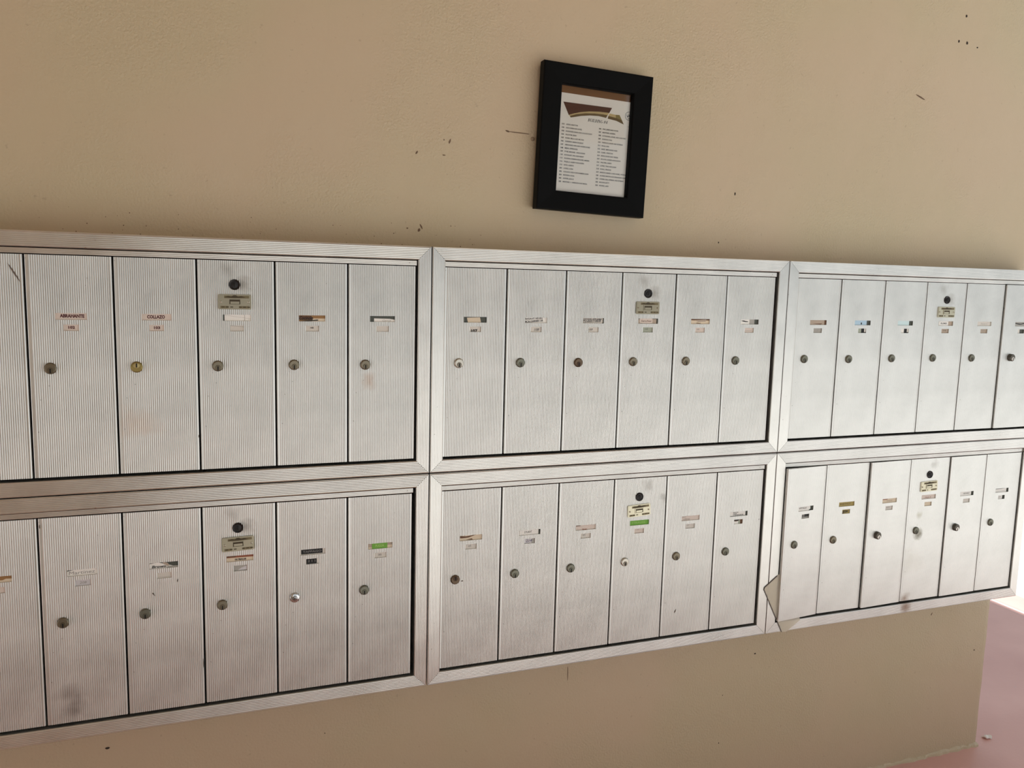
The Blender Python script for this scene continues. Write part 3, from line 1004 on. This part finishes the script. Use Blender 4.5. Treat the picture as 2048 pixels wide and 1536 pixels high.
def serif_title(mb, x0, z0, hgt, width):
    # bold italic serif lettering cut as flat strokes: BUILDING #4
    T, t = .20, .07
    glyphs = []

    def bar(xa, za, xb, zb, w):
        d = Vector((xb - xa, zb - za)).normalized() * (w / 2)
        n = Vector((-d.y, d.x))
        return [(xa + n.x, za + n.y), (xb + n.x, zb + n.y), (xb - n.x, zb - n.y), (xa - n.x, za - n.y)]

    def stem(x, w=T, za=0, zb=1, top=True, foot=True):
        q = [bar(x, za, x, zb, w)]
        if foot:
            q.append([(x - w / 2 - .09, za), (x + w / 2 + .09, za), (x + w / 2 + .09, za + t), (x - w / 2 - .09, za + t)])
        if top:
            q.append([(x - w / 2 - .09, zb - t), (x + w / 2 + .09, zb - t), (x + w / 2 + .09, zb), (x - w / 2 - .09, zb)])
        return q

    def bowl(cx, cz, rx, rz, a0, a1, thick=T, thin=t, n=9):
        q = []
        for k in range(n):
            P = []
            for a in (a0 + (a1 - a0) * k / n, a0 + (a1 - a0) * (k + 1) / n):
                c, s_ = math.cos(math.radians(a)), math.sin(math.radians(a))
                w = thin + (thick - thin) * abs(c)
                P.append(((cx + rx * c, cz + rz * s_), (cx + (rx - w) * c, cz + (rz - thin - (w - thin) * .2) * s_)))
            q.append([P[0][0], P[1][0], P[1][1], P[0][1]])
        return q

    B = stem(.2) + bowl(.30, .75, .34, .25, -90, 90) + bowl(.30, .26, .40, .27, -90, 90)
    U = stem(.2, T, .3, 1, True, False) + stem(.68, t, .3, 1, True, False) + bowl(.41, .32, .31, .32, 180, 360)
    I = stem(.2)
    L = stem(.2) + [bar(.2, t / 2, .66, t / 2, t), bar(.64, 0, .64, .28, t)]
    D = stem(.2) + bowl(.28, .5, .48, .5, -90, 90)
    N = stem(.14, t) + stem(.76, t, 0, 1, True, False) + [bar(.14, .97, .74, .05, T)]
    G = bowl(.46, .5, .42, .5, 50, 330) + stem(.72, T, .08, .46, True, False)
    H = [bar(.22, .0, .32, 1, .1), bar(.52, 0, .62, 1, .1), bar(.05, .34, .75, .34, .1), bar(.1, .66, .8, .66, .1)]
    F4 = [bar(.50, 0, .50, 1, T), bar(.04, .28, .72, .28, .1), bar(.08, .30, .46, .96, .08)]
    line = [(B, .82), (U, .86), (I, .42), (L, .76), (D, .88), (I, .42), (N, .92), (G, .98), (None, .30), (H, .86), (F4, .76)]
    total = sum(w for _, w in line)
    kx, x = width / total, 0.0
    for g, w in line:
        for q in g or []:
            mb.add([(x0 + (x + px) * kx + pz * hgt * .25, PY - .0001, z0 + pz * hgt) for px, pz in q], [tuple(range(len(q)))])
        x += w


# round seal with a lettered monogram
mb = MB()
n = 32
cx, cz, r0, r1 = .0871, .0690, .0097, .0088
vs = [(cx + r * math.cos(2 * PI * k / n), PY - .0001, cz + r * math.sin(2 * PI * k / n)) for r in (r0, r1) for k in range(n)]
mb.add(vs, [(k, (k + 1) % n, (k + 1) % n + n, k + n) for k in range(n)])
for a, b in (((-.006, .003), (-.003, -.003)), ((-.003, -.003), (0, .004)), ((0, .004), (.003, -.003)), ((.003, -.003), (.006, .003)), ((-.002, -.006), (.005, -.005)), ((.001, .006), (.003, .0055)), ((-.005, -.001), (.004, -.0005))):
    A, B = Vector((cx + a[0], cz + a[1])), Vector((cx + b[0], cz + b[1]))
    d = (B - A).normalized() * .0005
    nr = Vector((-d.y, d.x))
    mb.add([(p.x, PY - .0001, p.y) for p in (A + nr, B + nr, B - nr, A - nr)], [(0, 1, 2, 3)])
mb.add([(.0839, PY - .0001, .0454), (.0975, PY - .0001, .0440), (.0975, PY - .0001, .0456)], [(0, 1, 2)])
M_INK = mat('print_black', (34, 32, 32), .7)
mb.build('seal', M_INK, sheet, recalc=False)
mb = MB()
serif_title(mb, -.0163, .0452, .0066, .0495)
mb.build('title', M_INK, sheet, recalc=False)
LEFT = ['ADDED, MARTTON', 'DIAZ, KAREN AND ANGEL', 'RODRIGUEZ, DIANA AND COLLAZO RUDY', 'FALCONE, JEAN', 'ROSEN, BELLA AND MILTON', 'CARRENO, MARIA DE JESUS', 'HERNANDEZ, IVAN AND VALERIE NUNEZ', 'MEJIAS, ESPERANZA',
        'PYNE, MICHAEL  ANN SUSAN', 'KOVALSKY, IRA AND MARY', 'SAUNDRA, SARMINA AND JOSEL, MARINA', 'TRUJILLO, ALBERT AND JOSEFA', 'ORTIZ, ALBERTO', 'LOPEZ, LUISA', 'COLLADO, DELIA AND RAMIREZ, JUAN', 'RESTREPO, ROSA', 'HOFFER, JEAN E', 'MARTINEZ, V. ARMANDO AND MARIA']
RIGHT = ['FINE, JAMES AND SYLVIA', 'MARTINEZ, ANDREA', 'ALTUNAHAN, LEONEL AND LUCIA DIAZ', 'GIORDANO, PAUL', 'TARRAGO, JORGE AND ESTEBAN', 'PAULA, ANA', 'BAEZ, MERCEDES AND', 'CLARK, WINSTON', 'BORG, DAVID AND TERESA', 'DE LUCA, ALFRED AND ROSITA',
         'WALTERS, HARRY', 'LOPEZ, TINA AND JUAN', 'NOALL, FRANCIS', 'BARRON, SAMUEL G AND ANGEL, PATRICIA', 'ALVAREZ, MARTHA AND FERNANDEZ, VANESSA', 'CORREA, ELIA, OPPEDAL AND ESTEBAN', 'MCCANN, BETTY', 'NEVAREZ, LARRY']
mb = MB()
nums_l = ['101', '102', '103', '104', '105', '106', '107', '108', '109', '110', '111', '112', '113', '201', '202', '203', '204', '205']
nums_r = ['206', '207', '208', '209', '210', '211', '212', '213', '214', '215', '216', '217', '218', '219', '220', '221', '222', '223']
lenl = [.029, .040, .066, .027, .046, .045, .063, .032, .051, .049, .063, .050, .025, .024, .063, .028, .027, .061]
lenr = [.040, .033, .061, .026, .054, .019, .041, .030, .044, .051, .029, .041, .028, .068, .072, .062, .026, .025]
M_GREY = mat('print_grey', (64, 58, 55), .9, 0, .1)
for i in range(18):
    z = .0312 - i * .00743
    put_text(mb, nums_l[i], -.0792, z, .0030, PY - .0001, 0, .04, 0, 0, .0062)
    put_text(mb, LEFT[i], -.0690, z, .0029, PY - .0001, 0, .028, .12, 0, lenl[i])
    put_text(mb, nums_r[i], .0130, z, .0030, PY - .0001, 0, .04, 0, 0, .0062)
    put_text(mb, RIGHT[i], .0225, z, .0029, PY - .0001, 0, .028, .12, 0, min(lenr[i], .072))
mb.build('name_list', M_GREY, sheet, recalc=False)


def glass_material():
    m = bpy.data.materials.new('clear_glass')
    m.use_nodes = True
    nt = m.node_tree
    nt.nodes.remove(nt.nodes['Principled BSDF'])
    out = nt.nodes['Material Output']
    t = nd(m, 'ShaderNodeBsdfTransparent')
    t.inputs['Color'].default_value = (1, 1, 1, 1)
    g = nd(m, 'ShaderNodeBsdfGlossy')
    g.inputs['Roughness'].default_value = .03
    fr = nd(m, 'ShaderNodeFresnel')
    fr.inputs['IOR'].default_value = 1.45
    mx = nd(m, 'ShaderNodeMixShader')
    lk(m, fr.outputs[0], mx.inputs['Fac'])
    lk(m, t.outputs[0], mx.inputs[1])
    lk(m, g.outputs[0], mx.inputs[2])
    lk(m, mx.outputs[0], out.inputs['Surface'])
    return m


mb = MB()
mb.box(-.0915, .0915, -.0212, -.0198, -.119, .119)
mb.build('glass_pane', glass_material(), frame)

# ------------------------------------------------------------------ litter on the floor
rnd = random.Random(11)
mb = MB()
vs, fs = [], []
for j in range(4):
    for i in range(5):
        vs.append((-.014 + .007 * i + rnd.uniform(-.002, .002), -.008 + .0055 * j + rnd.uniform(-.002, .002), .001 + rnd.random() * .010))
for j in range(3):
    for i in range(4):
        fs.append((j * 5 + i, j * 5 + i + 1, j * 5 + i + 6, j * 5 + i + 5))
low = [(x, y, max(0.0, z - .003)) for x, y, z in vs]
o = len(vs)
rim = [0, 1, 2, 3, 4, 9, 14, 19, 18, 17, 16, 15, 10, 5]
mb.add(vs + low, fs + [tuple(k + o for k in f) for f in fs] + [(rim[k], rim[(k + 1) % 14], rim[(k + 1) % 14] + o, rim[k] + o) for k in range(14)])
sc = mb.build('paper_scrap', mat('white_paper_scrap', (236, 230, 224), .7))
sc.location = (1.8985, .1195, 0)
tag(sc, 'crumpled white paper scrap on the red floor by the wall corner', 'paper')
